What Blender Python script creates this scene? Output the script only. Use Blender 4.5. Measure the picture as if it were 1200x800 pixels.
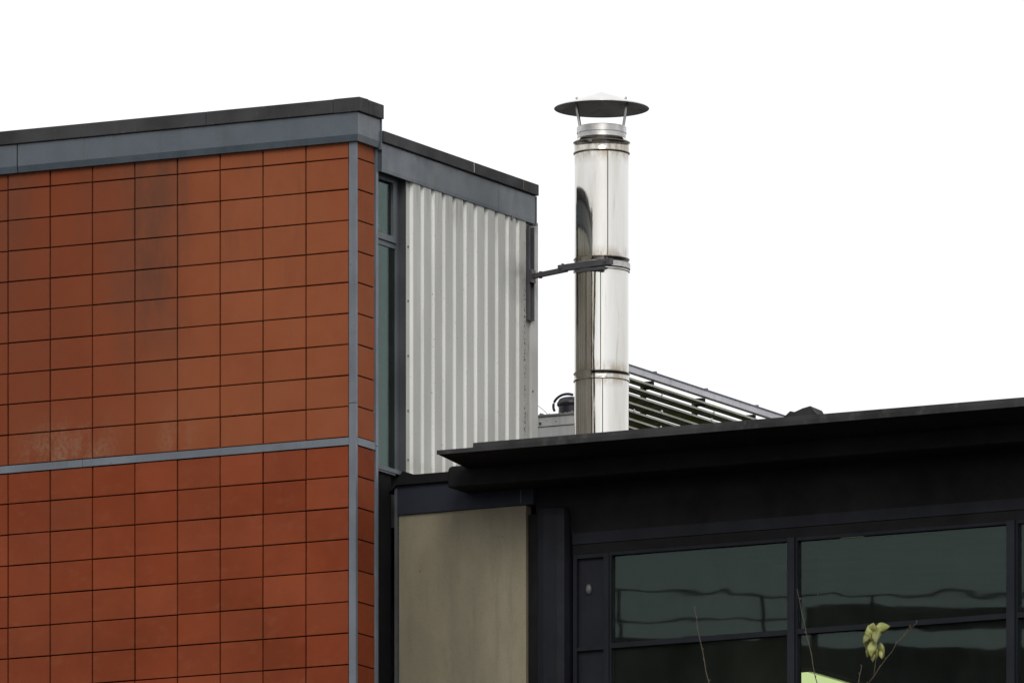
import bpy, bmesh, math, random
from mathutils import Vector, Matrix
random.seed(11)
R = math.radians
scn = bpy.context.scene
for o in list(bpy.data.objects): bpy.data.objects.remove(o)
COL = scn.collection

# ------------------------------------------------------------------ camera
# world: X runs along the tiled front (right), Y runs into the depth along the clad side, Z up, metres
YAW = R(27.2543)
cam_d = bpy.data.cameras.new('camera')
cam = bpy.data.objects.new('camera', cam_d); COL.objects.link(cam)
cam.location = (62.2108, -117.4501, 1.7)
cam.rotation_euler = (R(90), 0, YAW)
cam_d.sensor_width = 36.0
cam_d.lens = 36.0 * 16054 / 1200          # a long telephoto, rising front
cam_d.shift_y = (3100 - 400) / 1200
cam_d.clip_start = 1.0
cam_d.clip_end = 20000
scn.camera = cam

# ------------------------------------------------------------------ overcast sky
SUN_EL, SUN_AZ = R(33), R(152)            # azimuth clockwise from +Y
w = bpy.data.worlds.new('World'); scn.world = w; w.use_nodes = True
nt = w.node_tree; nt.nodes.clear()
out = nt.nodes.new('ShaderNodeOutputWorld'); bg = nt.nodes.new('ShaderNodeBackground')
sky = nt.nodes.new('ShaderNodeTexSky'); sky.sky_type = 'NISHITA'; sky.sun_disc = False
sky.sun_elevation = SUN_EL; sky.sun_rotation = SUN_AZ; sky.dust_density = 6; sky.air_density = 1.5
hs = nt.nodes.new('ShaderNodeHueSaturation'); hs.inputs['Saturation'].default_value = 0.25
mx = nt.nodes.new('ShaderNodeMix'); mx.data_type = 'RGBA'; mx.inputs[0].default_value = 0.9
# cloud layer: the overcast luminance law, brighter overhead than near the horizon
tc = nt.nodes.new('ShaderNodeTexCoord'); sp = nt.nodes.new('ShaderNodeSeparateXYZ')
mr = nt.nodes.new('ShaderNodeMapRange'); mr.inputs[1].default_value = 0; mr.inputs[2].default_value = 1
mr.inputs[3].default_value = 11.4; mr.inputs[4].default_value = 12.2
cc = nt.nodes.new('ShaderNodeCombineColor')
L = nt.links
L.new(tc.outputs['Generated'], sp.inputs[0]); L.new(sp.outputs[2], mr.inputs[0])
mm = nt.nodes.new('ShaderNodeVectorMath'); mm.operation = 'SCALE'; mm.inputs[0].default_value = (0.985, 0.995, 1.02)
L.new(mr.outputs[0], mm.inputs['Scale'])
L.new(sky.outputs[0], hs.inputs['Color']); L.new(hs.outputs[0], mx.inputs[6]); L.new(mm.outputs[0], mx.inputs[7])
L.new(mx.outputs[2], bg.inputs[0]); bg.inputs[1].default_value = 0.1
L.new(bg.outputs[0], out.inputs[0])

sd = bpy.data.lights.new('sun', 'SUN'); sd.energy = 1.4; sd.angle = R(25); sd.color = (1.0, 0.96, 0.9)
sun = bpy.data.objects.new('sun', sd); COL.objects.link(sun)
to_sun = Vector((math.sin(SUN_AZ) * math.cos(SUN_EL), math.cos(SUN_AZ) * math.cos(SUN_EL), math.sin(SUN_EL)))
sun.rotation_euler = to_sun.to_track_quat('Z', 'Y').to_euler()
sun.location = (0, -30, 60)

vs = scn.view_settings
vs.view_transform = 'Standard'; vs.look = 'None'; vs.exposure = 0.0; vs.gamma = 1.0
vs.use_curve_mapping = False
scn.render.engine = 'CYCLES'
scn.cycles.max_bounces = 8; scn.cycles.transparent_max_bounces = 12

# ------------------------------------------------------------------ materials
MAT = {}
class NT:
    """small node-graph helper"""
    def __init__(s, name):
        s.m = bpy.data.materials.new(name); s.m.use_nodes = True
        s.t = s.m.node_tree; s.t.nodes.clear()
        s.out = s.t.nodes.new('ShaderNodeOutputMaterial')
        s.pos = s.t.nodes.new('ShaderNodeNewGeometry').outputs['Position']
    def n(s, kind, **kw):
        x = s.t.nodes.new(kind)
        for k, v in kw.items(): setattr(x, k, v)
        return x
    def l(s, a, b): s.t.links.new(a, b)
    def put(s, sock, v):
        if hasattr(v, 'is_linked') or hasattr(v, 'links'): s.l(v, sock)
        else: sock.default_value = v
    def math(s, op, a, b=0.0, c=0.0):
        x = s.n('ShaderNodeMath', operation=op)
        for i, v in enumerate((a, b, c)): s.put(x.inputs[i], v)
        return x.outputs[0]
    def noise(s, scale, detail=4, rough=0.55, stretch=(1, 1, 1), offset=(0, 0, 0), vec=None):
        mp = s.n('ShaderNodeMapping'); mp.inputs['Scale'].default_value = stretch; mp.inputs['Location'].default_value = offset
        s.l(vec or s.pos, mp.inputs[0])
        x = s.n('ShaderNodeTexNoise'); x.inputs['Scale'].default_value = scale
        x.inputs['Detail'].default_value = detail; x.inputs['Roughness'].default_value = rough
        s.l(mp.outputs[0], x.inputs['Vector']); return x.outputs[0]
    def ramp(s, f, a, b, lo=0.0, hi=1.0):
        x = s.n('ShaderNodeMapRange', interpolation_type='SMOOTHSTEP'); s.put(x.inputs[0], f)
        x.inputs[1].default_value = a; x.inputs[2].default_value = b; x.inputs[3].default_value = lo; x.inputs[4].default_value = hi
        return x.outputs[0]
    def mix(s, f, a, b, mode='MIX'):
        x = s.n('ShaderNodeMix', data_type='RGBA', blend_type=mode)
        s.put(x.inputs[0], f)
        for i, v in ((6, a), (7, b)):
            s.put(x.inputs[i], v if hasattr(v, 'links') else (*v, 1) if len(v) == 3 else v)
        return x.outputs[2]
    def scale(s, col, f):
        x = s.n('ShaderNodeVectorMath', operation='SCALE')
        s.put(x.inputs[0], col); s.put(x.inputs['Scale'], f); return x.outputs[0]
    def bump(s, h, dist, strength=1.0):
        x = s.n('ShaderNodeBump'); x.inputs['Distance'].default_value = dist; x.inputs['Strength'].default_value = strength
        s.l(h, x.inputs['Height']); return x.outputs[0]
    def bsdf(s, col, rough=0.6, metal=0.0, normal=None, spec=0.5):
        p = s.n('ShaderNodeBsdfPrincipled')
        s.put(p.inputs['Base Color'], col if hasattr(col, 'links') else (*col, 1))
        s.put(p.inputs['Roughness'], rough); s.put(p.inputs['Metallic'], metal)
        p.inputs['Specular IOR Level'].default_value = spec
        if normal is not None: s.l(normal, p.inputs['Normal'])
        s.l(p.outputs[0], s.out.inputs[0]); return p
    def sep(s):
        x = s.n('ShaderNodeSeparateXYZ'); s.l(s.pos, x.inputs[0]); return x.outputs

def painted(name, col, rough=0.5, var=0.25, metal=0.0, streak=0.0, spec=0.4, dirt=(0.05, 0.045, 0.04)):
    """painted or coated metal: faint blotches, rain streaks, dirt specks"""
    g = NT(name)
    c = g.scale(col, g.ramp(g.noise(1.7, 5, 0.6), 0.3, 0.7, 1 - var, 1 + var))
    st = g.ramp(g.noise(9, 4, 0.6, (1, 1, 0.06)), 0.52, 0.75, 0, streak)
    c = g.mix(st, c, dirt)
    spk = g.ramp(g.noise(38, 2, 0.5), 0.70, 0.76, 0, 0.7)
    c = g.mix(spk, c, dirt)
    g.bsdf(c, g.ramp(g.noise(6, 4), 0.3, 0.7, rough - .08, rough + .08), metal, g.bump(g.noise(3, 3), 0.004, 0.4), spec)
    MAT[name] = g.m

painted('coping_black', (0.029, 0.029, 0.031), 0.65, 0.35, spec=0.25, streak=0.15, dirt=(0.10, 0.10, 0.09))
painted('fascia_grey', (0.048, 0.063, 0.077), 0.32, 0.16, streak=0.35, spec=0.6, dirt=(0.04, 0.043, 0.043))
painted('trim_grey', (0.105, 0.120, 0.142), 0.42, 0.16, streak=0.3, spec=0.5)
painted('frame_grey', (0.085, 0.098, 0.108), 0.45, 0.15, streak=0.2)
painted('reveal_dark', (0.050, 0.052, 0.056), 0.5, 0.2, streak=0.2)
painted('wing_navy', (0.0155, 0.0185, 0.027), 0.6, 0.2, streak=0.2, spec=0.15, dirt=(0.03, 0.03, 0.03))
painted('wing_dark', (0.008, 0.009, 0.0125), 0.6, 0.2, streak=0.2, spec=0.15, dirt=(0.02, 0.02, 0.02))
painted('mullion_dark', (0.0115, 0.013, 0.0175), 0.6, 0.2, streak=0.2, spec=0.15, dirt=(0.02, 0.02, 0.02))
painted('wing_black', (0.0075, 0.0075, 0.0085), 0.7, 0.3, spec=0.1, dirt=(0.012, 0.012, 0.012))
painted('eave_grey', (0.024, 0.024, 0.0245), 0.7, 0.4, spec=0.2, streak=0.3, dirt=(0.09, 0.09, 0.08))
painted('bracket_steel', (0.055, 0.055, 0.062), 0.5, 0.3, streak=0.4, dirt=(0.11, 0.075, 0.05))
painted('rail_alu', (0.50, 0.50, 0.54), 0.5, 0.12, streak=0.2)
painted('lip_grey', (0.30, 0.30, 0.25), 0.6, 0.2, streak=0.2)
painted('plant_grey', (0.50, 0.51, 0.50), 0.6, 0.12, streak=0.35, dirt=(0.16, 0.16, 0.15))
painted('plastic_black', (0.02, 0.02, 0.026), 0.35, 0.3)
painted('flash_white', (0.46, 0.46, 0.44), 0.5, 0.1, streak=0.3, dirt=(0.2, 0.19, 0.17))
painted('room_wall', (0.13, 0.12, 0.10), 0.9, 0.2)
painted('room_ceiling', (0.28, 0.27, 0.24), 0.9, 0.2)
painted('concrete', (0.20, 0.195, 0.185), 0.85, 0.3, streak=0.3)
painted('far_wall', (0.07, 0.068, 0.062), 0.85, 0.3, streak=0.3)
painted('pale_plastic', (0.06, 0.06, 0.064), 0.4, 0.1)

# terracotta tile: each tile its own tone, grime and lime bloom with shapes of their own
g = NT('terracotta')
rnd = g.n('ShaderNodeObjectInfo').outputs['Random']
x, y, z = g.sep()
base = g.mix(rnd, (0.168, 0.034, 0.0115), (0.188, 0.043, 0.0165))
rnd2 = g.math('FRACT', g.math('MULTIPLY', rnd, 17.31))
base = g.scale(base, g.ramp(rnd2, 0, 1, 0.93, 1.06))
base = g.scale(base, g.ramp(g.noise(1.3, 5, 0.6), 0.25, 0.75, 0.86, 1.12))
base = g.mix(g.ramp(g.noise(5.0, 4, 0.6, (1, 1, 1.6)), 0.5, 0.72, 0, 0.35), base, (0.205, 0.060, 0.028))
# the upper storey has weathered duller than the sheltered lower one
base = g.mix(g.math('MULTIPLY', g.ramp(z, 23.08, 23.10, 0, 1), g.ramp(g.noise(1.1, 4, 0.6, (1, 1, 0.8), (7, 0, 1)), 0.3, 0.7, 0.5, 0.85)), base, g.mix(g.ramp(x, -3.3, -1.2), (0.158, 0.042, 0.0175), (0.240, 0.076, 0.032)))
# sooty run-off below a coping seam
wob = g.math('MULTIPLY', g.math('SUBTRACT', g.noise(1.8, 4, 0.6, (1, 1, 0.6), (3, 0, 0)), 0.5), 0.9)
soot = g.math('MULTIPLY', g.ramp(g.math('ABSOLUTE', g.math('ADD', g.math('ADD', x, 2.28), wob)), 0.05, 0.62, 1, 0),
              g.ramp(z, 23.5, 24.7, 0, 1))
soot = g.math('MULTIPLY', soot, g.ramp(g.noise(2.6, 6, 0.7, (1.3, 1, 0.5)), 0.32, 0.62, 0.3, 1.1))
soot2 = g.math('MULTIPLY', g.ramp(g.noise(0.9, 4, 0.6, (1, 1, 0.35), (4, 0, 2)), 0.42, 0.70, 0, 0.75), g.math('MULTIPLY', g.ramp(z, 23.2, 26.0, 0.15, 1), g.ramp(x, -1.6, -3.2, 0.35, 1)))
base = g.mix(g.math('MULTIPLY', g.math('MAXIMUM', soot, soot2), 0.66), base, (0.088, 0.040, 0.026))
run = g.math('MULTIPLY', g.ramp(g.noise(5.5, 5, 0.7, (1, 1, 0.10), (1, 0, 9)), 0.52, 0.74, 0, 0.5), g.ramp(z, 23.3, 25.9, 0, 1))
base = g.mix(run, base, (0.095, 0.045, 0.03))
# lime bloom above the string course
bl = g.math('MULTIPLY', g.ramp(z, 23.12, 23.75, 1, 0), g.ramp(z, 23.10, 23.12, 0, 1))
bl = g.math('MULTIPLY', bl, g.math('MAXIMUM', g.ramp(g.math('ABSOLUTE', g.math('ADD', x, 3.2)), 0.15, 0.75, 1, 0),
                                   g.ramp(g.math('ABSOLUTE', g.math('ADD', x, 1.98)), 0.03, 0.28, 0.8, 0)))
bl = g.math('MULTIPLY', bl, g.math('MULTIPLY', g.ramp(g.noise(26, 8, 0.8, (1, 1, 0.8)), 0.34, 0.66), g.ramp(g.noise(3.2, 4, 0.6, (1.4, 1, 0.9), (2, 1, 3)), 0.30, 0.60)))
base = g.mix(g.math('MULTIPLY', bl, 0.62), base, (0.235, 0.175, 0.115))
# thin pale crumbs on a few lower edges
g.bsdf(base, g.ramp(g.noise(4, 4), 0.3, 0.7, 0.65, 0.85), 0, g.bump(g.noise(60, 4, 0.6), 0.002, 0.35), 0.10)
MAT['terracotta'] = g.m

# white ribbed sheet: chalky paint, grime near the bracket, flaked edge on the last rib
g = NT('white_sheet')
x, y, z = g.sep()
c = g.mix(g.math('MAXIMUM', g.ramp(x, 0.030, 0.0375), g.ramp(x, 0.006, 0.001)), (0.68, 0.685, 0.66), (0.435, 0.44, 0.415))  # flanks paler, flats greyer: the fall of light is put into the colour
c = g.scale(c, g.ramp(g.noise(1.5, 5, 0.6, (1, 1, 0.3)), 0.3, 0.7, 0.90, 1.08))
c = g.mix(g.ramp(g.noise(16, 5, 0.65, (1, 1, 0.07)), 0.55, 0.78, 0, 0.5), c, (0.36, 0.35, 0.32))
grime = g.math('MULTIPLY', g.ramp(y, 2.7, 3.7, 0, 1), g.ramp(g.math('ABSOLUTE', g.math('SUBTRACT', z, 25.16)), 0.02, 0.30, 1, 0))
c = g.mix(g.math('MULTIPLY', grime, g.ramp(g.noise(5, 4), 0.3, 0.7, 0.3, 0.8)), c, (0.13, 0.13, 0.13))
foot = g.math('MULTIPLY', g.ramp(z, 22.9, 23.2, 1, 0), g.ramp(g.noise(6, 5, 0.7), 0.35, 0.65))
c = g.mix(g.math('MULTIPLY', foot, 0.6), c, (0.27, 0.27, 0.19))
fl = g.math('MULTIPLY', g.ramp(g.math('ABSOLUTE', g.math('SUBTRACT', y, 3.52)), 0.008, 0.03, 1, 0), g.ramp(z, 25.35, 25.0, 0, 1))
fl = g.math('MULTIPLY', fl, g.ramp(g.noise(34, 4, 0.7), 0.52, 0.58))
c = g.mix(fl, c, (0.06, 0.06, 0.06))
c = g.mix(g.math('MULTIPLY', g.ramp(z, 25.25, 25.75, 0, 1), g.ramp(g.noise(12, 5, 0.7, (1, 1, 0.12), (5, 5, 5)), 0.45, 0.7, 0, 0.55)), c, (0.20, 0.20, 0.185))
c = g.mix(g.math('MULTIPLY', g.ramp(y, 3.25, 3.6, 0, 1), g.ramp(g.noise(18, 5, 0.7, (1, 1, 0.3)), 0.5, 0.7, 0, 0.6)), c, (0.18, 0.175, 0.16))
spk = g.ramp(g.noise(45, 2, 0.5), 0.70, 0.76, 0, 0.8)
c = g.mix(spk, c, (0.16, 0.15, 0.13))
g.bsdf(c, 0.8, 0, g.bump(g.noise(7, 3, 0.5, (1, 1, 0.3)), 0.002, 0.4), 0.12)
MAT['white_sheet'] = g.m

# weathered render panel
g = NT('beige_panel')
c = g.scale((0.180, 0.160, 0.110), g.ramp(g.noise(1.6, 5, 0.6, (1, 1, 0.5)), 0.3, 0.7, 0.82, 1.12))
c = g.mix(g.ramp(g.noise(7, 5, 0.65, (1, 1, 0.12)), 0.48, 0.72, 0, 0.45), c, (0.10, 0.095, 0.06))
c = g.scale(c, g.ramp(g.noise(85, 5, 0.75), 0.3, 0.7, 0.90, 1.10))
c = g.mix(g.ramp(g.noise(22, 5, 0.7, (1, 1, 0.5)), 0.60, 0.72, 0, 0.35), c, (0.09, 0.085, 0.06))
c = g.mix(g.ramp(g.noise(60, 3, 0.6), 0.68, 0.74, 0, 0.6), c, (0.07, 0.065, 0.05))
g.bsdf(c, 0.6, 0, g.bump(g.noise(40, 3), 0.002, 0.3), 0.3)
MAT['beige_panel'] = g.m

# polished stainless flue: heat-straw stains around the joints, dribbles, painted wall reflection
g = NT('stainless')
x, y, z = g.sep()
c = g.mix(g.ramp(g.noise(3.0, 5, 0.6, (1, 1, 0.12)), 0.35, 0.7), (0.71, 0.70, 0.67), (0.57, 0.55, 0.49))
c = g.mix(g.ramp(g.noise(14, 4, 0.65, (1, 1, 0.08)), 0.58, 0.78, 0, 0.6), c, (0.36, 0.31, 0.23))
for zc in (25.33, 24.20, 26.42):
    d = g.ramp(g.math('ABSOLUTE', g.math('SUBTRACT', z, zc)), 0.02, 0.16, 1, 0)
    c = g.mix(g.math('MULTIPLY', d, g.ramp(g.noise(11, 5, 0.7, (1, 1, 0.35)), 0.34, 0.62, 0, 0.8)), c, (0.30, 0.245, 0.17))
# clad wall's brown mirror image painted below the bracket, with its dark edge
side = g.math('ADD', g.math('MULTIPLY', g.math('SUBTRACT', x, 0.777), 0.889), g.math('MULTIPLY', g.math('SUBTRACT', y, 3.75), 0.458))
side = g.math('ADD', side, g.math('MULTIPLY', g.math('SUBTRACT', g.noise(4, 4, 0.6, (1, 1, 0.35)), 0.5), 0.045))
low = g.ramp(z, 25.22, 25.30, 1, 0)
refl = g.math('MULTIPLY', g.math('MULTIPLY', g.ramp(side, -0.075, -0.085), low), g.ramp(g.noise(9, 5, 0.65, (1, 1, 0.1)), 0.25, 0.7, 0.45, 0.9))
c = g.mix(refl, c, (0.36, 0.31, 0.245))
refl_edge = g.math('MULTIPLY', g.ramp(g.math('ABSOLUTE', g.math('ADD', side, 0.074)), 0.005, 0.013, 1, 0), low)
c = g.mix(g.math('MULTIPLY', refl_edge, g.ramp(g.noise(14, 4, 0.6, (1, 1, 0.25)), 0.25, 0.5, 0.5, 1)), c, (0.045, 0.035, 0.022))
g.bsdf(c, g.ramp(g.noise(6, 4, 0.6, (1, 1, 0.3)), 0.3, 0.7, 0.06, 0.15), 1.0, g.bump(g.noise(2.6, 4, 0.55, (1, 1, 0.6)), 0.006, 0.6))
MAT['stainless'] = g.m
g = NT('dull_steel')
c = g.scale((0.50, 0.49, 0.47), g.ramp(g.noise(6, 5, 0.65), 0.3, 0.7, 0.65, 1.15))
g.bsdf(c, g.ramp(g.noise(9, 4), 0.3, 0.7, 0.25, 0.45), 1.0, g.bump(g.noise(14, 3), 0.003, 0.4))
MAT['dull_steel'] = g.m
painted('shaded_steel', (0.20, 0.195, 0.185), 0.35, 0.45, metal=0.6, streak=0.3)  # cap underside: the dim ground reflection is put into the darker colour
painted('joint_dark', (0.006, 0.0035, 0.003), 0.9, 0.2, spec=0.1)
painted('seam_dark', (0.10, 0.085, 0.065), 0.5, 0.3)

# mossy louvre blades
g = NT('louvre_green')
c = g.mix(g.ramp(g.noise(5, 5, 0.7), 0.30, 0.60), (0.19, 0.19, 0.17), (0.11, 0.12, 0.035))
g.bsdf(c, 0.7, 0, g.bump(g.noise(30, 4), 0.003, 0.5), 0.3)
MAT['louvre_green'] = g.m

# window glass: clear pane with a slightly rippled mirror-like surface
def glass(name, tint, gloss, ripple, boost):
    g = NT(name)
    nrm = g.bump(g.noise(1.1, 2, 0.4, (1, 1, 1.8)), ripple, 1.0)
    fr = g.n('ShaderNodeFresnel'); fr.inputs['IOR'].default_value = 1.5
    gl = g.n('ShaderNodeBsdfGlossy'); gl.inputs['Color'].default_value = (*gloss, 1); gl.inputs['Roughness'].default_value = 0.012
    g.l(nrm, gl.inputs['Normal'])
    tr = g.n('ShaderNodeBsdfTransparent'); tr.inputs['Color'].default_value = (*tint, 1)
    ms = g.n('ShaderNodeMixShader'); g.put(ms.inputs[0], g.math('MULTIPLY', fr.outputs[0], boost))
    g.l(tr.outputs[0], ms.inputs[1]); g.l(gl.outputs[0], ms.inputs[2])
    df = g.n('ShaderNodeBsdfDiffuse'); df.inputs[0].default_value = (0.40, 0.43, 0.40, 1)     # thin film of dust, streaked by rain
    film = g.math('MULTIPLY', g.ramp(g.noise(3.5, 5, 0.65, (1, 1, 0.6)), 0.3, 0.75, 0.5, 1.0), 0.018)
    m2 = g.n('ShaderNodeMixShader'); g.put(m2.inputs[0], film); g.l(ms.outputs[0], m2.inputs[1]); g.l(df.outputs[0], m2.inputs[2])
    g.l(m2.outputs[0], g.out.inputs[0])
    MAT[name] = g.m
glass('glass', (0.55, 0.60, 0.56), (0.66, 0.86, 0.82), 0.00050, 0.66)
glass('glass_side', (0.5, 0.56, 0.54), (0.80, 0.92, 0.90), 0.0004, 0.36)

g = NT('lamp_tube')
e = g.n('ShaderNodeEmission'); e.inputs[0].default_value = (0.88, 0.92, 0.48, 1); e.inputs[1].default_value = 2.2
g.l(e.outputs[0], g.out.inputs[0]); MAT['lamp_tube'] = g.m
painted('lamp_body', (0.6, 0.6, 0.5), 0.5, 0.1)

g = NT('bark')
c = g.mix(g.noise(12, 5, 0.6, (1, 1, 0.3)), (0.05, 0.038, 0.026), (0.12, 0.10, 0.075))
g.bsdf(c, 0.85, 0, g.bump(g.noise(30, 4, 0.6, (1, 1, 0.3)), 0.01, 0.6), 0.2); MAT['bark'] = g.m
g = NT('leaf')
rnd = g.n('ShaderNodeObjectInfo').outputs['Random']
c = g.mix(g.ramp(g.noise(14, 5, 0.65), 0.35, 0.65), (0.14, 0.15, 0.028), (0.31, 0.32, 0.115))
c = g.scale(c, g.ramp(rnd, 0, 1, 0.65, 1.2))
c = g.mix(g.ramp(g.noise(45, 3, 0.6), 0.62, 0.72, 0, 0.7), c, (0.16, 0.11, 0.04))
p = g.bsdf(c, 0.5, 0, g.bump(g.noise(40, 3), 0.003, 0.5), 0.4); MAT['leaf'] = g.m

g = NT('ground')
c = g.mix(g.ramp(g.noise(0.05, 6, 0.6), 0.4, 0.6), (0.055, 0.055, 0.056), (0.11, 0.105, 0.095))
c = g.scale(c, g.ramp(g.noise(20, 5, 0.7), 0.3, 0.7, 0.8, 1.2))
g.bsdf(c, 0.9, 0, g.bump(g.noise(40, 4), 0.01, 0.4), 0.2); MAT['ground'] = g.m

# ------------------------------------------------------------------ mesh helpers
class MB:
    def __init__(s): s.v = []; s.f = []; s.smooth = []
    def box(s, a, b):
        i = len(s.v); (x0, y0, z0), (x1, y1, z1) = a, b
        s.v += [(x0, y0, z0), (x1, y0, z0), (x1, y1, z0), (x0, y1, z0), (x0, y0, z1), (x1, y0, z1), (x1, y1, z1), (x0, y1, z1)]
        for q in ((0, 3, 2, 1), (4, 5, 6, 7), (0, 1, 5, 4), (1, 2, 6, 5), (2, 3, 7, 6), (3, 0, 4, 7)): s.f.append([i + k for k in q]); s.smooth.append(False)
        return s
    def loft(s, rings, closed=True, caps=True, smooth=False):
        i = len(s.v); n = len(rings[0])
        for r in rings: s.v += [tuple(p) for p in r]
        for k in range(len(rings) - 1):
            for j in range(n if closed else n - 1):
                a = i + k * n + j; b = i + k * n + (j + 1) % n
                s.f.append([a, b, b + n, a + n]); s.smooth.append(smooth)
        if caps and closed:
            s.f.append([i + j for j in range(n)][::-1]); s.smooth.append(False)
            s.f.append([i + (len(rings) - 1) * n + j for j in range(n)]); s.smooth.append(False)
        return s
    def prism_x(s, prof, x0, x1):        # profile of (y, z)
        return s.loft([[(x0, p[0], p[1]) for p in prof], [(x1, p[0], p[1]) for p in prof]])
    def prism_y(s, prof, y0, y1):        # profile of (x, z)
        return s.loft([[(p[0], y0, p[1]) for p in prof], [(p[0], y1, p[1]) for p in prof]])
    def tube(s, pts, rad, n=8, smooth=True):
        rings = []
        for k, p in enumerate(pts):
            p = Vector(p); r = rad[k] if isinstance(rad, (list, tuple)) else rad
            d = (Vector(pts[min(k + 1, len(pts) - 1)]) - Vector(pts[max(k - 1, 0)])).normalized()
            a = d.orthogonal().normalized() if abs(d.z) > 0.9 else d.cross(Vector((0, 0, 1))).normalized()
            b = d.cross(a)
            rings.append([p + r * (math.cos(2 * math.pi * j / n) * a + math.sin(2 * math.pi * j / n) * b) for j in range(n)])
        return s.loft(rings, True, True, smooth)
    def lathe(s, prof, c=(0, 0), n=48, caps=False):   # profile of (r, z)
        return s.loft([[(c[0] + r * math.cos(2 * math.pi * j / n), c[1] + r * math.sin(2 * math.pi * j / n), zz) for j in range(n)] for r, zz in prof], True, caps, True)
    def build(s, name, mat, parent=None, bevel=0.0, sharp=None):
        me = bpy.data.meshes.new(name); me.from_pydata(s.v, [], s.f)
        me.polygons.foreach_set('use_smooth', s.smooth)
        bm = bmesh.new(); bm.from_mesh(me)
        bmesh.ops.recalc_face_normals(bm, faces=bm.faces)
        if bevel:
            bmesh.ops.remove_doubles(bm, verts=bm.verts, dist=1e-5)
            bmesh.ops.bevel(bm, geom=[e for e in bm.edges if e.is_manifold and e.calc_face_angle(0) > 0.4], offset=bevel, segments=2, affect='EDGES', profile=0.6)
        bm.to_mesh(me); bm.free()
        if sharp: me.set_sharp_from_angle(angle=R(sharp))
        me.materials.append(MAT[mat])
        o = bpy.data.objects.new(name, me); COL.objects.link(o); o.parent = parent
        return o
def share(name, me, parent, loc, rot=(0, 0, 0), scale=(1, 1, 1)):
    o = bpy.data.objects.new(name, me); COL.objects.link(o); o.parent = parent
    o.location = loc; o.rotation_euler = rot; o.scale = scale
    return o
def tag(o, label, cat, group=None):
    o['label'] = label; o['category'] = cat
    if group: o['group'] = group
    return o
def thing(name, label, cat, loc=(0, 0, 0), group=None):
    # the empty stands at the thing's base; children are given in world coordinates
    o = bpy.data.objects.new(name, None); COL.objects.link(o); o.empty_display_size = 0.5
    o['base'] = loc
    return tag(o, label, cat, group)
def settle():
    """move each thing's empty to its base while its parts stay where they are"""
    for o in list(COL.objects):
        if o.type == 'EMPTY' and o.get('base') is not None:
            b = Vector(o['base'])
            for ch in o.children: ch.location = ch.location - b
            o.location = b; del o['base']

# ------------------------------------------------------------------ ground
gm = MB(); S = 6000
gm.loft([[(-S, -S, 0), (S, -S, 0)], [(-S, S, 0), (S, S, 0)]], closed=False)
o = gm.build('ground', 'ground'); o['kind'] = 'structure'

# ------------------------------------------------------------------ terracotta block
T = thing('tiled_building', 'orange terracotta tiled building block with blue-grey fascia and dark coping', 'building', (0, 0, 0))
ULEFT = -14.0
m = MB().box((ULEFT, 0.045, 0), (-0.045, 0.445, 26.25)); m.build('wall', 'joint_dark', T)
m = MB().box((ULEFT, 0.000, 0), (-0.075, 0.028, 20.30)); m.build('lower_wall', 'terracotta', T)
m = MB().box((ULEFT, 0.000, 20.31), (-6.72, 0.028, 25.99)); m.build('end_wall', 'terracotta', T)

def tile_mesh(wd, hg, name='tile', th=0.026, ch=0.004):
    a, b = wd / 2, hg / 2
    v = [(-a, th, -b), (a, th, -b), (a, th, b), (-a, th, b), (-a, ch, -b), (a, ch, -b), (a, ch, b), (-a, ch, b),
         (-a + ch, 0, -b + ch), (a - ch, 0, -b + ch), (a - ch, 0, b - ch), (-a + ch, 0, b - ch)]
    f = [(0, 1, 2, 3)]
    for k in range(4):
        j = (k + 1) % 4
        f += [(k, j, 4 + j, 4 + k)[::-1], (4 + k, 4 + j, 8 + j, 8 + k)[::-1]]
    f.append((8, 9, 10, 11))
    me = bpy.data.meshes.new(name); me.from_pydata(v, [], f)
    bm = bmesh.new(); bm.from_mesh(me); bmesh.ops.recalc_face_normals(bm, faces=bm.faces); bm.to_mesh(me); bm.free()
    me.materials.append(MAT['terracotta']); return me
rows = [(25.834, 26.02)]
zj = [25.834 - 0.3006 * k for k in range(10)]; zj[9] = 23.131
rows += [(zj[k + 1], zj[k]) for k in range(9)]
zl = [23.050, 22.752] + [22.752 - 0.3040 * k for k in range(1, 8)]
rows += [(zl[k + 1], zl[k]) for k in range(8)]
cache = {}
def tm(w_, h_):
    k = (round(w_, 3), round(h_, 3))
    if k not in cache: cache[k] = tile_mesh(*k)
    return cache[k]
J = 0.0145; JH = 0.0105
CW = 0.4743
for (z0, z1) in rows:
    for k in range(14):
        u1 = -0.072 - CW * k; u0 = u1 - CW
        share('tile', tm(CW - J, z1 - z0 - JH), T, ((u0 + u1) / 2 + random.uniform(-.0008, .0008), random.uniform(-.0025, .0015), (z0 + z1) / 2 + random.uniform(-.001, .001)),
              (random.uniform(-.007, .007), random.uniform(-.0022, .0022), random.uniform(-.005, .005)))
    v0, v1 = 0.036, 0.398
    share('tile', tm(v1 - v0 - J, z1 - z0 - JH), T, (random.uniform(-.0015, .0025), (v0 + v1) / 2, (z0 + z1) / 2), (random.uniform(-.006, .006), 0, R(90) + random.uniform(-.006, .006)))
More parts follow.
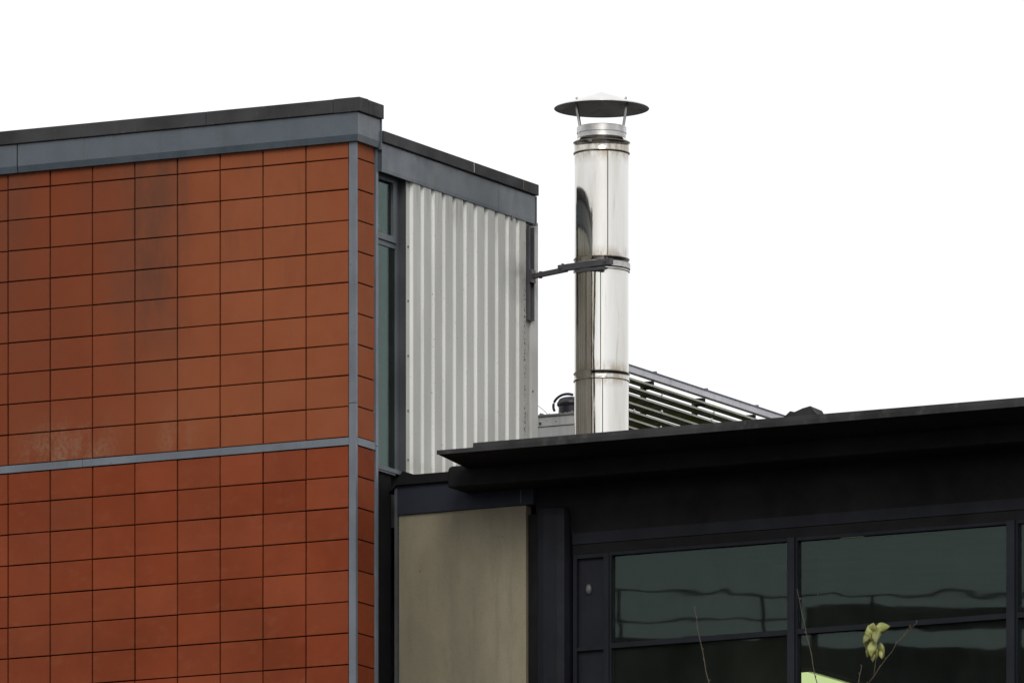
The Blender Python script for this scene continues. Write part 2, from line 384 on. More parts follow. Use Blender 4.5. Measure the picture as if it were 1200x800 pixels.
# corner angle in lengths, end trim, string course
for a, b in ((23.462, 26.0), (20.6, 23.456), (0.0, 20.594)):
    MB().loft([[(-0.066, -0.008, zz), (0.008, -0.008, zz), (0.008, 0.032, zz), (-0.004, 0.032, zz), (-0.004, 0.006, zz), (-0.066, 0.006, zz)] for zz in (a, b)]).build('corner_trim', 'trim_grey', T)
for a, b in ((23.10, 25.99), (0, 23.094)):
    MB().box((-0.010, 0.402, a), (0.014, 0.450, b)).build('end_trim', 'trim_grey', T)
for a, b in ((-0.068, -3.02), (-3.024, -7.4), (-7.404, ULEFT)):
    MB().box((b, -0.010, 23.056), (a, 0.028, 23.127)).build('string_course', 'trim_grey', T)
MB().box((-0.02, 0.034, 23.056), (0.010, 0.400, 23.127)).build('string_course', 'trim_grey', T)
# fascia: flat upper face and a sloped lower lip
fp = [(-0.058, 26.27), (-0.058, 26.050), (-0.046, 25.988), (0.02, 25.984), (0.02, 26.27)]
for a, b in ((-3.722, -0.0), (-7.4, -3.734), (ULEFT, -7.412)):
    if b == -0.0:   # corner piece with mitre
        rings = [[(a, p[0], p[1]) for p in fp], [(-p[0], p[0], p[1]) for p in fp], [(-p[0], 0.412, p[1]) for p in fp]]
        MB().loft(rings).build('fascia', 'fascia_grey', T)
    else:
        MB().prism_x(fp, a, b).build('fascia', 'fascia_grey', T)
MB().box((-0.01, 0.4125, 25.975), (0.066, 0.432, 26.268)).build('fascia_end', 'frame_grey', T)
# coping
cp = [(-0.088, 26.400), (-0.088, 26.268), (-0.066, 26.262), (0.42, 26.272), (0.42, 26.415)]
for a, b in ((-1.6, -0.2), (-4.596, -1.604), (-7.594, -4.6), (ULEFT, -7.598)):
    MB().prism_x(cp, a, b).build('coping', 'coping_black', T, bevel=0.006)
cc_ = MB()
cc_.loft([[(-0.197, -0.088, 26.265), (0.090, -0.088, 26.265), (0.090, 0.105, 26.265), (-0.197, 0.105, 26.265)],
          [(-0.197, -0.088, 26.403), (0.090, -0.088, 26.403), (0.090, 0.105, 26.409), (-0.197, 0.105, 26.409)]])
cc_.build('coping', 'coping_black', T, bevel=0.006)
MB().box((-0.197, 0.112, 26.266), (0.090, 0.425, 26.404)).build('coping', 'coping_black', T, bevel=0.006)
MB().box((-0.19, 0.1053, 26.270), (0.084, 0.1117, 26.400)).build('coping_seam', 'flash_white', T)

# ------------------------------------------------------------------ white clad block
B = thing('clad_building', 'building side clad in white ribbed metal with slim window and grey parapet', 'building', (0, 2.1, 0))
VB1 = 3.836
MB().box((-8, 0.46, 0), (-0.62, VB1 - .01, 26.02)).build('wall', 'room_wall', B)
MB().box((-0.615, 1.046, 22.4), (-0.006, VB1 - .012, 26.02)).build('side_wall', 'reveal_dark', B)
MB().box((-0.615, 3.0, 0), (-0.008, VB1 - .014, 22.39)).build('lower_wall', 'concrete', B)
# profiled sheets
PITCH = 0.2262
h, wfl, crown = 0.038, 0.016, 0.142
ribs = [1.127 + PITCH * k for k in range(12)]      # start of the near flank
def sheet(v0, v1, rb):
    pts = [(0.0, v0)]
    for r0 in rb:
        pts += [(0.0, r0), (h, r0 + wfl), (h, r0 + wfl + crown), (0.0, r0 + 2 * wfl + crown)]
    pts.append((0.0, v1))
    # small radius on the folds
    m = MB()
    bot, top = 22.895, 25.80
    ring = []
    for zz in (bot, top):
        ring.append([(p[0], p[1], zz) for p in pts] + [(p[0] - 0.003, p[1], zz) for p in reversed(pts)])
    m.loft(ring)
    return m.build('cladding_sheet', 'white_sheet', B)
e = 0.0006
sheet(1.046, ribs[4] - 0.02 - e, ribs[:4]); sheet(ribs[4] - 0.02, ribs[8] - 0.02 - e, ribs[4:8]); sheet(ribs[8] - 0.02, 3.69, ribs[8:11])
MB().box((-0.004, 3.692, 22.6), (0.026, VB1, 25.80)).build('corner_flashing', 'flash_white', B, bevel=0.004)
sc = MB().tube([(0, 0, 0), (0.006, 0, 0)], 0.011, 8).build('screw', 'seam_dark', B); me_sc = sc.data
sc.location = (0.001, 1.095, 25.14)
for zz in (24.61, 24.075, 23.54, 23.06): share('screw', me_sc, B, (0.001, 1.095, zz))
for zz in (24.11, 23.62, 25.55): share('screw', me_sc, B, (0.026, 3.715, zz))
# eave fascia and coping
fb = [(0.052, 26.046), (0.052, 25.800), (0.049, 25.768), (-0.004, 25.776), (-0.004, 26.046)]
for a, b in ((0.452, 2.925), (2.929, 3.728)):
    MB().prism_y(fb, a, b).build('fascia', 'fascia_grey', B)
MB().box((-0.003, 3.7285, 25.756), (0.058, 3.748, 26.044)).build('fascia_end', 'frame_grey', B)
MB().box((0.0, 3.690, 25.752), (0.075, 3.7275, 25.7665)).build('drip_clip', 'frame_grey', B)
MB().box((0.040, 3.21, 25.735), (0.056, 3.235, 25.775)).build('drip_clip', 'seam_dark', B)
cb = [(0.086, 26.158), (0.086, 26.050), (0.060, 26.047), (-0.4, 26.060), (-0.4, 26.180)]
for a, b in ((0.432, 2.335), (2.341, 3.385), (3.391, 3.735)):
    MB().prism_y(cb, a, b).build('coping', 'coping_black', B, bevel=0.005)
MB().box((-0.2, 3.3855, 26.058), (0.093, 3.3905, 26.150)).build('coping_seam', 'seam_dark', B)
MB().box((-0.2, 2.3355, 26.058), (0.088, 2.3405, 26.155)).build('coping_seam', 'flash_white', B)
# slim window in its reveal
GU = -0.090
W = MB()
W.box((GU - .03, 0.46, 25.80), (GU + .03, 1.044, 25.86))          # head
W.box((GU - .03, 0.46, 25.105), (GU + .012, 1.040, 25.150))       # transom
W.box((GU - .03, 0.46, 22.905), (GU + .05, 1.040, 22.945))        # sill
W.box((GU - .03, 0.985, 22.946), (GU + .012, 1.044, 25.104))      # jamb
W.box((GU - .03, 0.985, 25.151), (GU + .012, 1.044, 25.799))
W.build('window', 'frame_grey', B)
win = B.children[-1]
cs = MB()
cs.box((GU - .01, 0.465, 25.155), (GU + .03, 0.975, 25.215)); cs.box((GU - .01, 0.465, 25.735), (GU + .03, 0.975, 25.790))
cs.box((GU - .01, 0.905, 25.216), (GU + .03, 0.975, 25.734)); cs.box((GU - .01, 0.465, 25.216), (GU + .03, 0.51, 25.734))
cs.build('casement', 'frame_grey', win)
MB().box((GU - .004, 0.51, 25.217), (GU + .002, 0.904, 25.733)).build('pane', 'glass_side', win)
MB().box((GU - .004, 0.47, 22.947), (GU + .002, 0.984, 25.103)).build('pane', 'glass_side', win)
MB().box((GU + .005, 1.0405, 22.40), (0.006, 1.0455, 25.81)).build('reveal', 'reveal_dark', B)
MB().box((GU - .03, 0.46, 20), (GU + .01, 0.896, 22.885)).build('spandrel_panel', 'wing_black', B)
MB().box((GU - .03, 0.46, 22.886), (GU + .04, 0.93, 22.9045)).build('sill', 'frame_grey', B)

# ------------------------------------------------------------------ glazed low wing
G = thing('glazed_wing', 'dark low wing with big glazed windows under a black overhanging roof', 'building', (5.5, 0.9, 0))
VC = 0.898; UR = 11.6
MB().box((0.02, VC + .03, 0), (UR, VC + .25, 19.40)).build('lower_wall', 'concrete', G)
MB().box((UR, VC + .03, 0), (UR + .25, 12.0, 22.60)).build('end_wall', 'concrete', G)
MB().box((-8, 11.75, 0), (UR - .005, 12.0, 22.60)).build('back_wall', 'concrete', G)
MB().box((0.012, 0.956, 22.645), (UR + .25, 3.84, 22.80)).build('roof_slab', 'wing_black', G)
MB().box((-8, 3.85, 22.62), (UR + .25, 12.0, 22.80)).build('roof_slab', 'wing_black', G)
# room behind the glass
MB().box((1.95, VC + .26, 19.2), (UR - .01, 9.0, 19.40)).build('floor', 'room_wall', G)
MB().box((1.95, VC + .26, 22.40), (UR - .01, 9.0, 22.60)).build('ceiling', 'room_ceiling', G)
MB().box((1.96, 9.01, 19.2), (UR - .02, 9.2, 22.6)).build('room_wall', 'room_wall', G)
MB().box((1.70, VC + .26, 19.2), (1.94, 9.2, 22.6)).build('room_wall', 'room_wall', G)
# beige panel bay
MB().box((0.014, VC - .012, 19.41), (1.405, VC + .10, 22.488)).build('render_panel', 'beige_panel', G)
MB().box((0.004, VC - .04, 22.490), (1.50, VC + .10, 22.768)).build('fascia', 'wing_navy', G)
MB().box((-0.02, VC - .046, 0), (0.010, VC + .06, 22.768)).build('edge_trim', 'reveal_dark', G)
cap = MB()
cap.loft([[(-0.07, yy, 22.700), (0.02, yy, 22.772), (0.95, yy, 22.772), (0.95, yy, 22.862), (0.215, yy, 22.862), (0.090, yy, 22.905)] for yy in (VC - .085, VC + .12)])
cap.build('flashing', 'wing_black', G)
MB().box((1.36, VC - .046, 22.51), (1.366, VC - .0405, 22.66)).build('seam', 'seam_dark', G)
for px_, pz_ in ((0.245, 21.93), (0.30, 20.2), (1.15, 20.2), (1.15, 22.2)):
    MB().tube([(px_, VC - .011, pz_), (px_, VC - .016, pz_)], .008, 8).build('screw', 'seam_dark', G)
# recess strip and column
MB().box((1.410, VC + .03, 19.41), (1.56, VC + .10, 22.40)).build('recess_strip', 'wing_black', G)
MB().box((1.485, VC - .01, 19.41), (1.535, VC + .029, 22.05)).build('edge_trim', 'wing_black', G)
MB().box((1.550, VC - .10, 0), (1.878, VC + .22, 22.45)).build('column', 'wing_dark', G, bevel=0.09)
# bulkhead over the windows and glazing bays
MB().box((1.50, VC + .02, 22.182), (UR, VC + .22, 22.6445)).build('bulkhead', 'wing_black', G)
MB().box((1.905, VC - .005, 22.07), (UR, VC + .10, 22.178)).build('head_frame', 'wing_dark', G)
MB().box((1.905, VC + .005, 21.975), (UR, VC + .10, 22.066)).build('head_frame', 'wing_black', G)
# side infill panels
side = MB(); side.box((1.915, VC - .006, 19.41), (1.955, VC + .09, 21.972)); side.box((2.245, VC - .006, 19.41), (2.302, VC + .09, 21.972))
side.box((1.9555, VC - .002, 21.930), (2.2445, VC + .09, 21.970)); side.box((1.9555, VC - .002, 21.035), (2.2445, VC + .09, 21.07))
sf = side.build('panel_frame', 'wing_dark', G)
MB().box((1.957, VC + .035, 21.0705), (2.2435, VC + .07, 21.9295)).build('infill_panel', 'wing_dark', sf)
MB().box((1.957, VC + .035, 19.42), (2.2435, VC + .07, 21.0345)).build('infill_panel', 'wing_dark', sf)
bays = [(2.304, 4.232), (4.310, 6.560), (6.648, 8.90), (8.98, 11.2)]
prev = None
GV = VC + .05
for a, b in bays:
    fr = MB()
    fr.box((a, VC + .002, 21.940), (b, VC + .09, 21.973))
    fr.box((a, VC + .002, 21.042), (b, VC + .09, 21.092))
    fr.box((a, VC + .002, 19.41), (b, VC + .09, 19.47))
    fr.box((a - .0005, VC + .004, 19.4705), (a + .022, VC + .088, 21.0415)); fr.box((a - .0005, VC + .004, 21.0925), (a + .022, VC + .088, 21.9395))
    wf = fr.build('window', 'wing_dark', G)
    MB().box((a + .023, GV - .004, 21.0925), (b - .001, GV + .004, 21.9395)).build('pane', 'glass', wf)
    MB().box((a + .023, GV - .004, 19.471), (b - .001, GV + .004, 21.0415)).build('pane', 'glass', wf)
for a, b in ((4.233, 4.308), (6.561, 6.646), (8.901, 8.978), (11.201, 11.28)):
    MB().box((a, VC - .022, 19.41), (b, VC + .10, 21.972)).build('mullion', 'mullion_dark', G)
# overhanging roof: thin plate tilted up to its outer edge, kerb on top, rounded gutter beam below
plate = MB()
pp = [(-0.150, 22.902), (-0.150, 22.868), (0.56, 22.812), (0.95, 22.790), (0.95, 22.850)]
plate.prism_x(pp, 0.972, UR + .4); plate.build('roof_plate', 'wing_black', G)
kp = [(-0.128, 22.952), (-0.135, 22.9035), (0.02, 22.894), (0.5, 22.862), (0.5, 22.935)]
for a, b in ((1.352, 4.30), (4.304, 7.40), (7.404, UR + .4)):
    MB().prism_x(kp, a, b).build('roof_edge', 'eave_grey', G, bevel=0.004)
dp = [(-0.156, 22.903), (-0.156, 22.862), (-0.151, 22.862), (-0.151, 22.903)]
for a, b in ((0.972, 5.2), (5.203, UR + .4)):
    MB().prism_x(dp, a, b).build('drip_edge', 'eave_grey', G)
bp = []
gy0, gy1, gz0, gz1, rr = 0.46, 0.912, 22.640, 22.858, 0.065
for cy, cz, a0 in ((gy0 + rr, gz1 - rr, 90), (gy0 + rr, gz0 + rr, 180)):
    q_ = 1.0 if a0 == 90 else 0.25
    for k in range(7):
        a = R(a0 + 15 * k); bp.append((gy0 + rr * q_ + rr * q_ * math.cos(a), (gz1 - rr if a0 == 90 else gz0 + rr * q_) + rr * q_ * math.sin(a)))
bp += [(gy1, gz0), (gy1, gz1)]
gb = MB(); n_ = len(bp)
def shr(d): return [(gy0 + (p[0] - gy0) * 1 + d * (0.6 if p[0] < 0.7 else 0), (p[1] - 22.745) * (1 - d / 0.125) + 22.745) for p in bp]
gb.loft([[(xx, p[0], p[1]) for p in shr(d)] for xx, d in ((0.765, 0.022), (0.772, 0.008), (0.784, 0.002), (0.80, 0.0), (UR + .3, 0.0))], smooth=True)
gb.build('gutter_beam', 'wing_black', G, sharp=40)

# crumpled scrap of flashing on the roof edge
s = MB()
prof = [(4.66, 22.945), (4.70, 22.972), (4.745, 23.008), (4.79, 22.997), (4.87, 23.028), (4.945, 23.046), (4.985, 22.99), (5.03, 22.952)]
front = [(a, -0.085 + 0.02 * math.sin(9 * a), b) for a, b in prof]; back = [(a + .03, 0.12, b - 0.03 + 0.015 * math.sin(17 * a)) for a, b in prof]
fl = [(a, -0.075 + 0.02 * math.sin(9 * a), 22.948) for a, b in prof]; bl_ = [(a + .03, 0.13, 22.935) for a, b in prof]
s.loft([[fl[i], front[i], back[i], bl_[i]] for i in range(len(prof))])
tag(s.build('flashing_scrap', 'eave_grey'), 'crumpled dark scrap of flashing lying on the roof edge', 'scrap')

# small pale fitting on the infill panel
d = MB()
rings = []
for k in range(6):
    t = k / 5 * math.pi / 2
    rings.append([(2.068 + .034 * math.cos(t) * math.cos(2 * math.pi * j / 16), VC + .033 - .03 * math.sin(t), 21.63 + .055 * math.cos(t) * math.sin(2 * math.pi * j / 16)) for j in range(16)])
d.loft(rings, smooth=True)
tag(d.build('wall_fitting', 'pale_plastic'), 'small pale oval fitting on dark panel left of the windows', 'wall fitting')

# lit batten lamp hung in the room
Lm = thing('batten_lamp', 'lit yellow-green batten lamp inside behind the second window', 'lamp', (2.70, 5.2, 21.2))
def batten(p0, p1, wd, hg, dz):
    p0, p1 = Vector(p0), Vector(p1); d_ = (p1 - p0).normalized(); sd_ = Vector((d_.y, -d_.x, 0)).normalized()
    m = MB(); m.loft([[p + sd_ * a * wd / 2 + Vector((0, 0, dz + b * hg / 2)) for a, b in ((-1, -1), (1, -1), (1, 1), (-1, 1))] for p in (p0, p1)]); return m
P0, P1 = (2.70, 4.4, 21.18), (2.70, 6.2, 21.18)
batten(P0, P1, 0.07, 0.10, 0.0).build('diffuser', 'lamp_tube', Lm)
batten(P0, P1, 0.16, 0.045, 0.075).build('housing', 'lamp_body', Lm)
for yy in (4.7, 5.9): MB().tube([(2.70, yy, 21.279), (2.70, yy, 22.398)], 0.006, 6).build('hanger', 'seam_dark', Lm)

# ------------------------------------------------------------------ stainless flue
CU, CV, CR = 0.777, 3.75, 0.2695
F = thing('flue', 'shiny stainless steel chimney flue with conical rain cap', 'chimney', (CU, CV, 22.8))
C2 = (CU, CV)
def ring_band(prof, name, mat='stainless', parent=None): return MB().lathe(prof, C2, 64).build(name, mat, parent or F, sharp=50)
def section(z0, z1):
    return MB().lathe([(CR, z0), (CR, z1)], C2, 72).build('pipe_section', 'stainless', F)
s1 = section(22.80, 24.165); s2 = section(24.165, 25.24); s3 = section(25.24, 26.42)
# locking bands: pair of rolled beads with a flat strap between
def band(za, zb):
    b = CR + .004
    pr = [(CR, za - .012), (CR + .011, za - .006), (CR + .011, za + .006), (b, za + .012), (b, zb - .012), (CR + .011, zb - .006), (CR + .011, zb + .006), (CR, zb + .012)]
    o = ring_band(pr, 'locking_band')
    ring_band([(CR + .0115, za - .003), (CR + .0115, za + .001)], 'bead_gap', 'seam_dark', o)
    ring_band([(CR + .0115, zb - .001), (CR + .0115, zb + .003)], 'bead_gap', 'seam_dark', o)
band(24.155, 24.225); band(25.240, 25.356)
ring_band([(CR, 26.395), (CR + .010, 26.402), (CR + .012, 26.412), (CR + .004, 26.424), (CR + .004, 26.498), (CR + .012, 26.506), (CR + .014, 26.517), (CR - .002, 26.532), (CR - .03, 26.560)], 'top_band')
ring_band([(CR + .0125, 26.407), (CR + .0125, 26.413)], 'bead_gap', 'seam_dark'); ring_band([(CR + .0145, 26.510), (CR + .0145, 26.518)], 'bead_gap', 'seam_dark')
ring_band([(CR - .028, 26.560), (.241, 26.566), (.241, 26.604), (.247, 26.608), (.247, 26.668), (.236, 26.674), (.220, 26.66), (.220, 26.5), (.0, 26.5)], 'collar', 'dull_steel')
# seams
def seam(px_ang, z0, z1):
    # angle measured from the direction facing the street
    a = math.atan2(-0.889, 0.458) + px_ang
    c_, s_ = math.cos(a), math.sin(a); t = Vector((-s_, c_, 0)); p = Vector((CU + (CR + .0005) * c_, CV + (CR + .0005) * s_, 0)); nn = Vector((c_, s_, 0))
    m = MB(); m.loft([[p + t * k * .0045 + nn * q + Vector((0, 0, zz)) for k, q in ((-1, 0), (1, 0), (1, .004), (-1, .004))] for zz in (z0, z1)])
    m.build('seam', 'seam_dark', F)  # pipe seams, and the added strip for the reflection's dark edge
seam(0.22, 25.365, 26.395); seam(-0.045, 24.235, 25.23); seam(0.03, 22.9, 24.145); seam(-0.62, 24.235, 25.23)  # last strip paints the dark edge of the wall's reflection
# rain cap: thin cone, open underneath
capo = MB().lathe([(0.0, 27.024), (0.05, 27.010), (0.470, 26.866), (0.473, 26.857), (0.470, 26.855)], C2, 72).build('rain_cap', 'stainless', F, sharp=50)
MB().lathe([(0.4695, 26.8555), (0.05, 26.992), (0.0, 26.997)], C2, 72).build('underside', 'shaded_steel', capo)
for a in (62, -66, 118, -122):
    an = math.atan2(-0.889, 0.458) + R(a)
    c_, s_ = math.cos(an), math.sin(an); t = Vector((-s_, c_, 0)); nn = Vector((c_, s_, 0)); q = Vector((CU, CV, 0))
    m = MB(); m.loft([[q + nn * (r_ + e_) + t * k * .021 + Vector((0, 0, zz)) for k, e_ in ((-1, 0), (1, 0), (1, .004), (-1, .004))] for r_, zz in ((.241, 26.60), (.241, 26.675), (.285, 26.918))])
    st = m.build('strap', 'dull_steel', F)
    MB().tube([q + nn * .27 + Vector((0, 0, 26.935)), q + nn * .272 + Vector((0, 0, 26.953))], .012, 8).build('rivet', 'dull_steel', st)
# wall bracket: channel on the wall, arm, clamp plate across the front of the flue
p_w = Vector((0.078, 3.635, 25.236)); p_f = Vector((0.905, 3.462, 25.262))
dr = (p_f - p_w); dr.z = 0; dr.normalize(); nr = Vector((dr.y, -dr.x, 0))
if nr.y > 0: nr = -nr
def bar(a, b, wd, hg):
    a, b = Vector(a), Vector(b); m = MB()
    m.loft([[p + nr * k * wd / 2 + Vector((0, 0, j * hg / 2)) for k, j in ((-1, -1), (1, -1), (1, 1), (-1, 1))] for p in (a, b)]); return m
arm = bar(p_w, p_w + dr * 0.42 + Vector((0, 0, .022)), 0.05, 0.044).build('bracket_arm', 'bracket_steel', F)
MB().tube([p_w + dr * .09 - Vector((0, 0, .03)), p_w + dr * .09 + Vector((0, 0, .038))], .018, 8).build('bolt', 'bracket_steel', arm)
pl = bar(p_w + dr * .33 + Vector((0, 0, .040)), p_w + dr * .99 + Vector((0, 0, .040)), 0.06, 0.060).build('clamp_plate', 'bracket_steel', F)
for q in (.37, .93):
    c0 = p_w + dr * q + Vector((0, 0, .045)); MB().tube([c0 + nr * .02, c0 + nr * .045], .018, 6).build('bolt', 'bracket_steel', pl)
    MB().tube([c0 + Vector((0, 0, 0)), c0 + Vector((0, 0, .04))], .014, 6).build('bolt', 'bracket_steel', pl)
bar(p_w + dr * .55 + Vector((0, 0, -.016)), p_w + dr * .90 + Vector((0, 0, -.016)), 0.05, 0.03).build('clamp_plate', 'bracket_steel', F)
ring_band([(CR + .004, 25.262), (CR + .016, 25.262), (CR + .016, 25.315), (CR + .004, 25.315)], 'clamp_ring', 'dull_steel')
ch = MB()
ch.box((0.030, 3.575, 24.80), (0.036, 3.690, 25.73)); ch.box((0.0365, 3.575, 24.80), (0.060, 3.583, 25.73)); ch.box((0.0365, 3.682, 24.80), (0.060, 3.690, 25.73))
chn = ch.build('wall_channel', 'bracket_steel', F)
MB().box((0.037, 3.59, 25.17), (0.080, 3.675, 25.30)).build('foot_plate', 'bracket_steel', chn)

# ------------------------------------------------------------------ louvre screen behind the flue
S_ = thing('louvre_screen', 'mossy grey louvred screen on the roof right of the flue', 'screen', (0.25, 6.8, 22.8))
LU, LV0, LV1 = 0.30, 4.72, 9.6
MB().box((LU - .05, LV0, 24.515), (LU + .012, LV1, 24.578)).build('top_rail', 'rail_alu', S_, bevel=0.004)
MB().box((LU - .054, LV0, 24.5785), (LU + .02, LV1, 24.590)).build('rail_cap', 'frame_grey', S_)
for vv in (4.78, 5.92, 7.08, 8.24, 9.4):
    MB().box((LU - .17, vv - .035, 22.80), (LU - .135, vv + .035, 24.514)).build('post', 'frame_grey', S_)
    MB().box((LU - .136, vv - .03, 24.44), (LU - .045, vv + .03, 24.514)).build('clip', 'wing_navy', S_)
    MB().tube([(LU - .02, vv, 24.590), (LU - .02, vv, 24.612)], .022, 8).build('bolt', 'frame_grey', S_)
random.seed(5)
for k in range(16):
    zt = 24.455 - 0.0815 * k
    tl = (-.004, -.012, -.042, -.018, -.045, -.036, -.03, -.045)[k % 8]
    dl = random.uniform(-.002, .002)
    prof = [(LU, zt - .012), (LU, zt + .010), (LU - .006, zt + .010), (LU - .128, zt + .004 + tl), (LU - .128, zt - .002 + tl), (LU - .008, zt - .005)]
    sl = MB(); sl.loft([[(p[0], LV0 + .01, p[1] + dl) for p in prof], [(p[0], LV1 - .01, p[1] - dl) for p in prof]])
    so = sl.build('slat', 'louvre_green', S_)
    MB().box((LU + .0005, LV0 + .01, zt - .0105), (LU + .003, LV1 - .01, zt + .0085)).build('lip', 'lip_grey', so)
for vv, k in ((6.02, 1), (6.02, 3), (6.0, 5), (7.2, 1), (7.15, 2), (5.4, 4)):
    MB().tube([(LU + .003, vv, 24.455 - .0815 * k + .012), (LU + .012, vv, 24.455 - .0815 * k + .012)], .016, 8).build('bolt', 'rail_alu', S_)

# ------------------------------------------------------------------ plant enclosure and cowl
P = thing('plant_enclosure', 'low pale grey rooftop enclosure between white cladding and flue', 'enclosure', (-1.6, 7.2, 22.8))
MB().box((-3.0, 6.50, 22.80), (-0.62, 8.0, 24.252)).build('lower_panel', 'plant_grey', P)
MB().box((-3.0, 6.49, 24.258), (-0.61, 8.0, 24.352)).build('upper_panel', 'plant_grey', P)
MB().box((-3.01, 6.478, 24.356), (-0.60, 8.0, 24.376)).build('capping', 'concrete', P)
MB().tube([(-1.31, 6.489, 24.29), (-1.31, 6.478, 24.29)], .014, 8).build('bolt', 'seam_dark', P)
MB().tube([(-1.13, 6.489, 24.30), (-1.13, 6.482, 24.30)], .006, 6).build('bolt', 'seam_dark', P)
ms = MB(); random.seed(3)
for k in range(60):
    u = random.uniform(-1.6, -.65); v = random.uniform(6.5, 6.62); r = random.uniform(.006, .018)
    ms.lathe([(0.001, 24.377), (r, 24.377), (r * .9, 24.377 + r * .7), (r * .4, 24.377 + r * 1.2), (0.001, 24.377 + r * 1.3)], (u, v), 6)
mo = ms.build('moss_crumbs', 'concrete', P); mo['kind'] = 'stuff'
tag(MB().tube([(-1.25, 6.55, 24.38), (-1.30, 6.55, 24.43), (-1.37, 6.55, 24.485), (-1.42, 6.55, 24.50)], .003, 5).build('wire', 'seam_dark'), 'thin stray wire rising from the pale rooftop enclosure', 'wire')
K = thing('vent_cowl', 'black rounded vent cowl on top of the pale rooftop enclosure', 'vent', (-0.80, 6.80, 24.377))
kc = (-1.145, 6.85)
MB().lathe([(.0, 24.377), (.128, 24.377), (.126, 24.505), (.0, 24.505)], kc, 28).build('body', 'plastic_black', K, sharp=40)
MB().lathe([(.132, 24.50), (.143, 24.512), (.143, 24.535), (.12, 24.575), (.08, 24.592), (.0, 24.595)], kc, 28).build('hood', 'plastic_black', K)
MB().tube([(kc[0] + .15 * math.cos(R(a)), kc[1] - .10, 24.50 + .115 * math.sin(R(a))) for a in range(205, 60, -12)], .014, 8).build('handle', 'plastic_black', K)

# ------------------------------------------------------------------ tree in front of the wing: twig tips reach the window
TR = thing('slender_tree', 'slender nearly bare tree with a last pale leaf tuft before the window', 'tree', (6.2, -2.2, 0))
random.seed(8)
tv = -2.0
MB().tube([(6.2, tv - .2, 0), (6.22, tv - .15, 5), (6.15, tv - .1, 10), (6.2, tv, 15), (6.18, tv, 17.6), (6.22, tv, 18.9)], [.17, .14, .11, .075, .04, .022], 10).build('trunk', 'bark', TR)
cr = MB()
def twig(pts, r0, r1):
    n = len(pts); cr.tube(pts, [r0 + (r1 - r0) * k / (n - 1) for k in range(n)], 6)
    for k in range(1, n):
        if random.random() < .85:
            p = Vector(pts[k]); q = p + Vector((random.uniform(-.02, .02), 0, .02)); cr.tube([p, (p + q) / 2, q], [.003, .006, .0015], 5)
def jit(a, b, n, j):
    a, b = Vector(a), Vector(b)
    return [a.lerp(b, k / n) + (Vector((random.uniform(-j, j), random.uniform(-j, j), 0)) if 0 < k < n else Vector()) for k in range(n + 1)]
for a, b, r in (((6.20, tv, 17.3), (4.79, tv + .1, 20.10), .02), ((6.2, tv, 17.9), (5.95, tv + .05, 20.05), .016), ((6.21, tv, 18.4), (6.36, tv, 20.0), .012), ((6.22, tv, 18.8), (6.47, tv + .03, 20.06), .012),
                ((6.19, tv, 16.8), (8.1, tv - .1, 19.6), .022), ((6.17, tv, 16), (4.9, tv - .5, 19.2), .022), ((6.17, tv, 14.5), (7.9, tv + .4, 18.6), .025),
                ((6.2, tv, 15.2), (4.3, tv - .3, 18.6), .025), ((6.16, tv, 13.0), (4.1, tv + .1, 17.2), .028)):
    twig(jit(a, b, 12, .014), r, .005)
twig(jit((4.79, tv + .1, 20.10), (4.62, tv + .1, 20.90), 8, .008), .005, .0022)
twig(jit((5.95, tv + .05, 20.05), (5.72, tv + .05, 21.0), 9, .010), .005, .0022)
twig(jit((6.36, tv, 20.0), (6.42, tv, 20.22), 3, .005), .005, .003)
twig(jit((6.47, tv + .03, 20.06), (6.90, tv + .03, 20.56), 7, .012), .005, .0022)
twig(jit((6.53, tv + .03, 20.13), (6.56, tv + .02, 20.34), 3, .004), .0045, .003)
twig(jit((6.80, tv + .03, 20.44), (6.98, tv + .03, 20.60), 3, .01), .003, .002)
cr.build('crown', 'bark', TR)
def leaf(c, ang, tilt, ln, wd, curl):
    m = MB(); N = 6; rings = []
    M = Matrix.Rotation(ang, 3, 'Y') @ Matrix.Rotation(tilt, 3, 'X')
    for k in range(N + 1):
        t = k / N; ww = wd * (math.sin(math.pi * (t ** .8)) * .95 + .03)
        yy = -curl * math.sin(math.pi * t) * .5
        rings.append([Vector(c) + M @ Vector((sx * ww / 2, yy + abs(sx) * .25 * ww + dy, t * ln)) for sx, dy in ((-1, 0), (-.5, -.004), (0, .004), (.5, -.004), (1, 0), (0, .007))])
    m.loft(rings, smooth=True); return m.build('leaf', 'leaf', TR)
lc = Vector((6.545, tv - .01, 20.40))
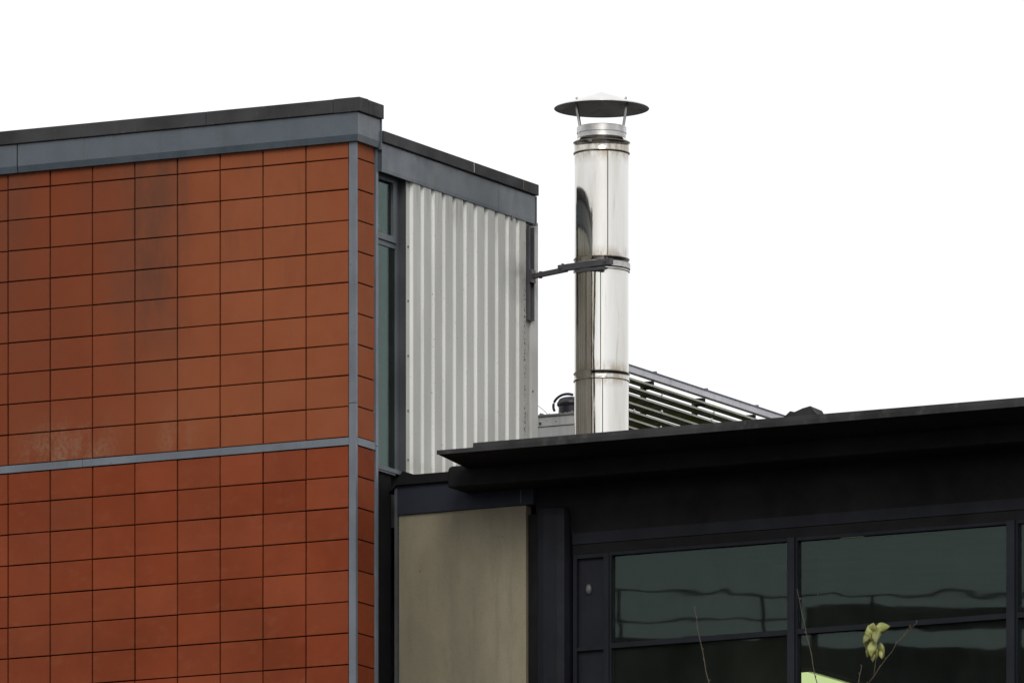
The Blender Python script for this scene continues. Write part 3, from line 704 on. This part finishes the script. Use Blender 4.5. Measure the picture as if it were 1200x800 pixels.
# stem end, azimuth in the picture plane, tilt, length, width, curl
for dx, dz, ang, tilt, ln, wd, cu in ((-.02, .05, -6, 10, .15, .13, .05), (.03, .15, 78, -20, .15, .11, .06), (-.005, .12, 20, 30, .11, .12, .05), (-.075, .12, 192, -12, .15, .06, .03),
                                      (-.015, .06, 178, 14, .17, .12, .06), (.045, .04, 172, -16, .15, .07, .04), (-.045, .02, 196, 8, .12, .08, .04), (.03, .17, 168, 24, .18, .12, .06),
                                      (0.0, -.05, 184, -5, .10, .06, .03), (.055, -.04, 160, 8, .09, .05, .03), (-.03, .15, 204, 30, .16, .10, .05), (.01, .0, 188, -24, .14, .09, .05)):
    leaf(lc + Vector((dx, random.uniform(-.05, .05), dz)), R(ang), R(tilt), ln, wd, cu)

# ------------------------------------------------------------------ neighbour across the street (seen mirrored in the panes)
N_ = thing('neighbour_building', 'dark flat roofed building with a roof guard rail mirrored in the windows', 'building', (-14, -38, 0))
NO = Vector((-17.02, -34.45, 0)); NR = Vector((0.889, -0.458, 0)); ND = Vector((-0.458, -0.889, 0))
def nbox(m, a, b):
    pts = [(a[0], a[1]), (b[0], a[1]), (b[0], b[1]), (a[0], b[1])]
    m.loft([[NO + NR * p[0] + ND * p[1] + Vector((0, 0, zz)) for p in pts] for zz in (a[2], b[2])]); return m
nbox(MB(), (-6, 0.3, 0), (10, 12, 26.98)).build('wall', 'far_wall', N_)
nbox(MB(), (3.75, 0.30, 27.25), (10.4, 0.60, 27.52)).build('roof_screen', 'far_wall', N_)
for xx in (3.85, 7.0, 10.1): nbox(MB(), (xx - .05, 0.40, 26.985), (xx + .05, 0.50, 27.249)).build('screen_post', 'wing_black', N_)
nbox(MB(), (-6.05, 0.28, 26.985), (3.6, 12, 27.10)).build('coping', 'far_wall', N_)
rl = MB()
for zz in (27.66,): nbox(rl, (-6, 0.30, zz - .012), (10, 0.325, zz + .012))
nbox(rl, (-6, 0.30, 27.34), (3.7, 0.325, 27.362))
rl.build('guard_rail', 'wing_black', N_)
for xx in (-4.0, -2.2, -.4, 1.38, 3.16, 4.55, 6.35, 8.15):
    nbox(MB(), (xx - .024, 0.295, 27.10), (xx + .024, 0.33, 27.647)).build('rail_post', 'wing_black', N_)

settle()
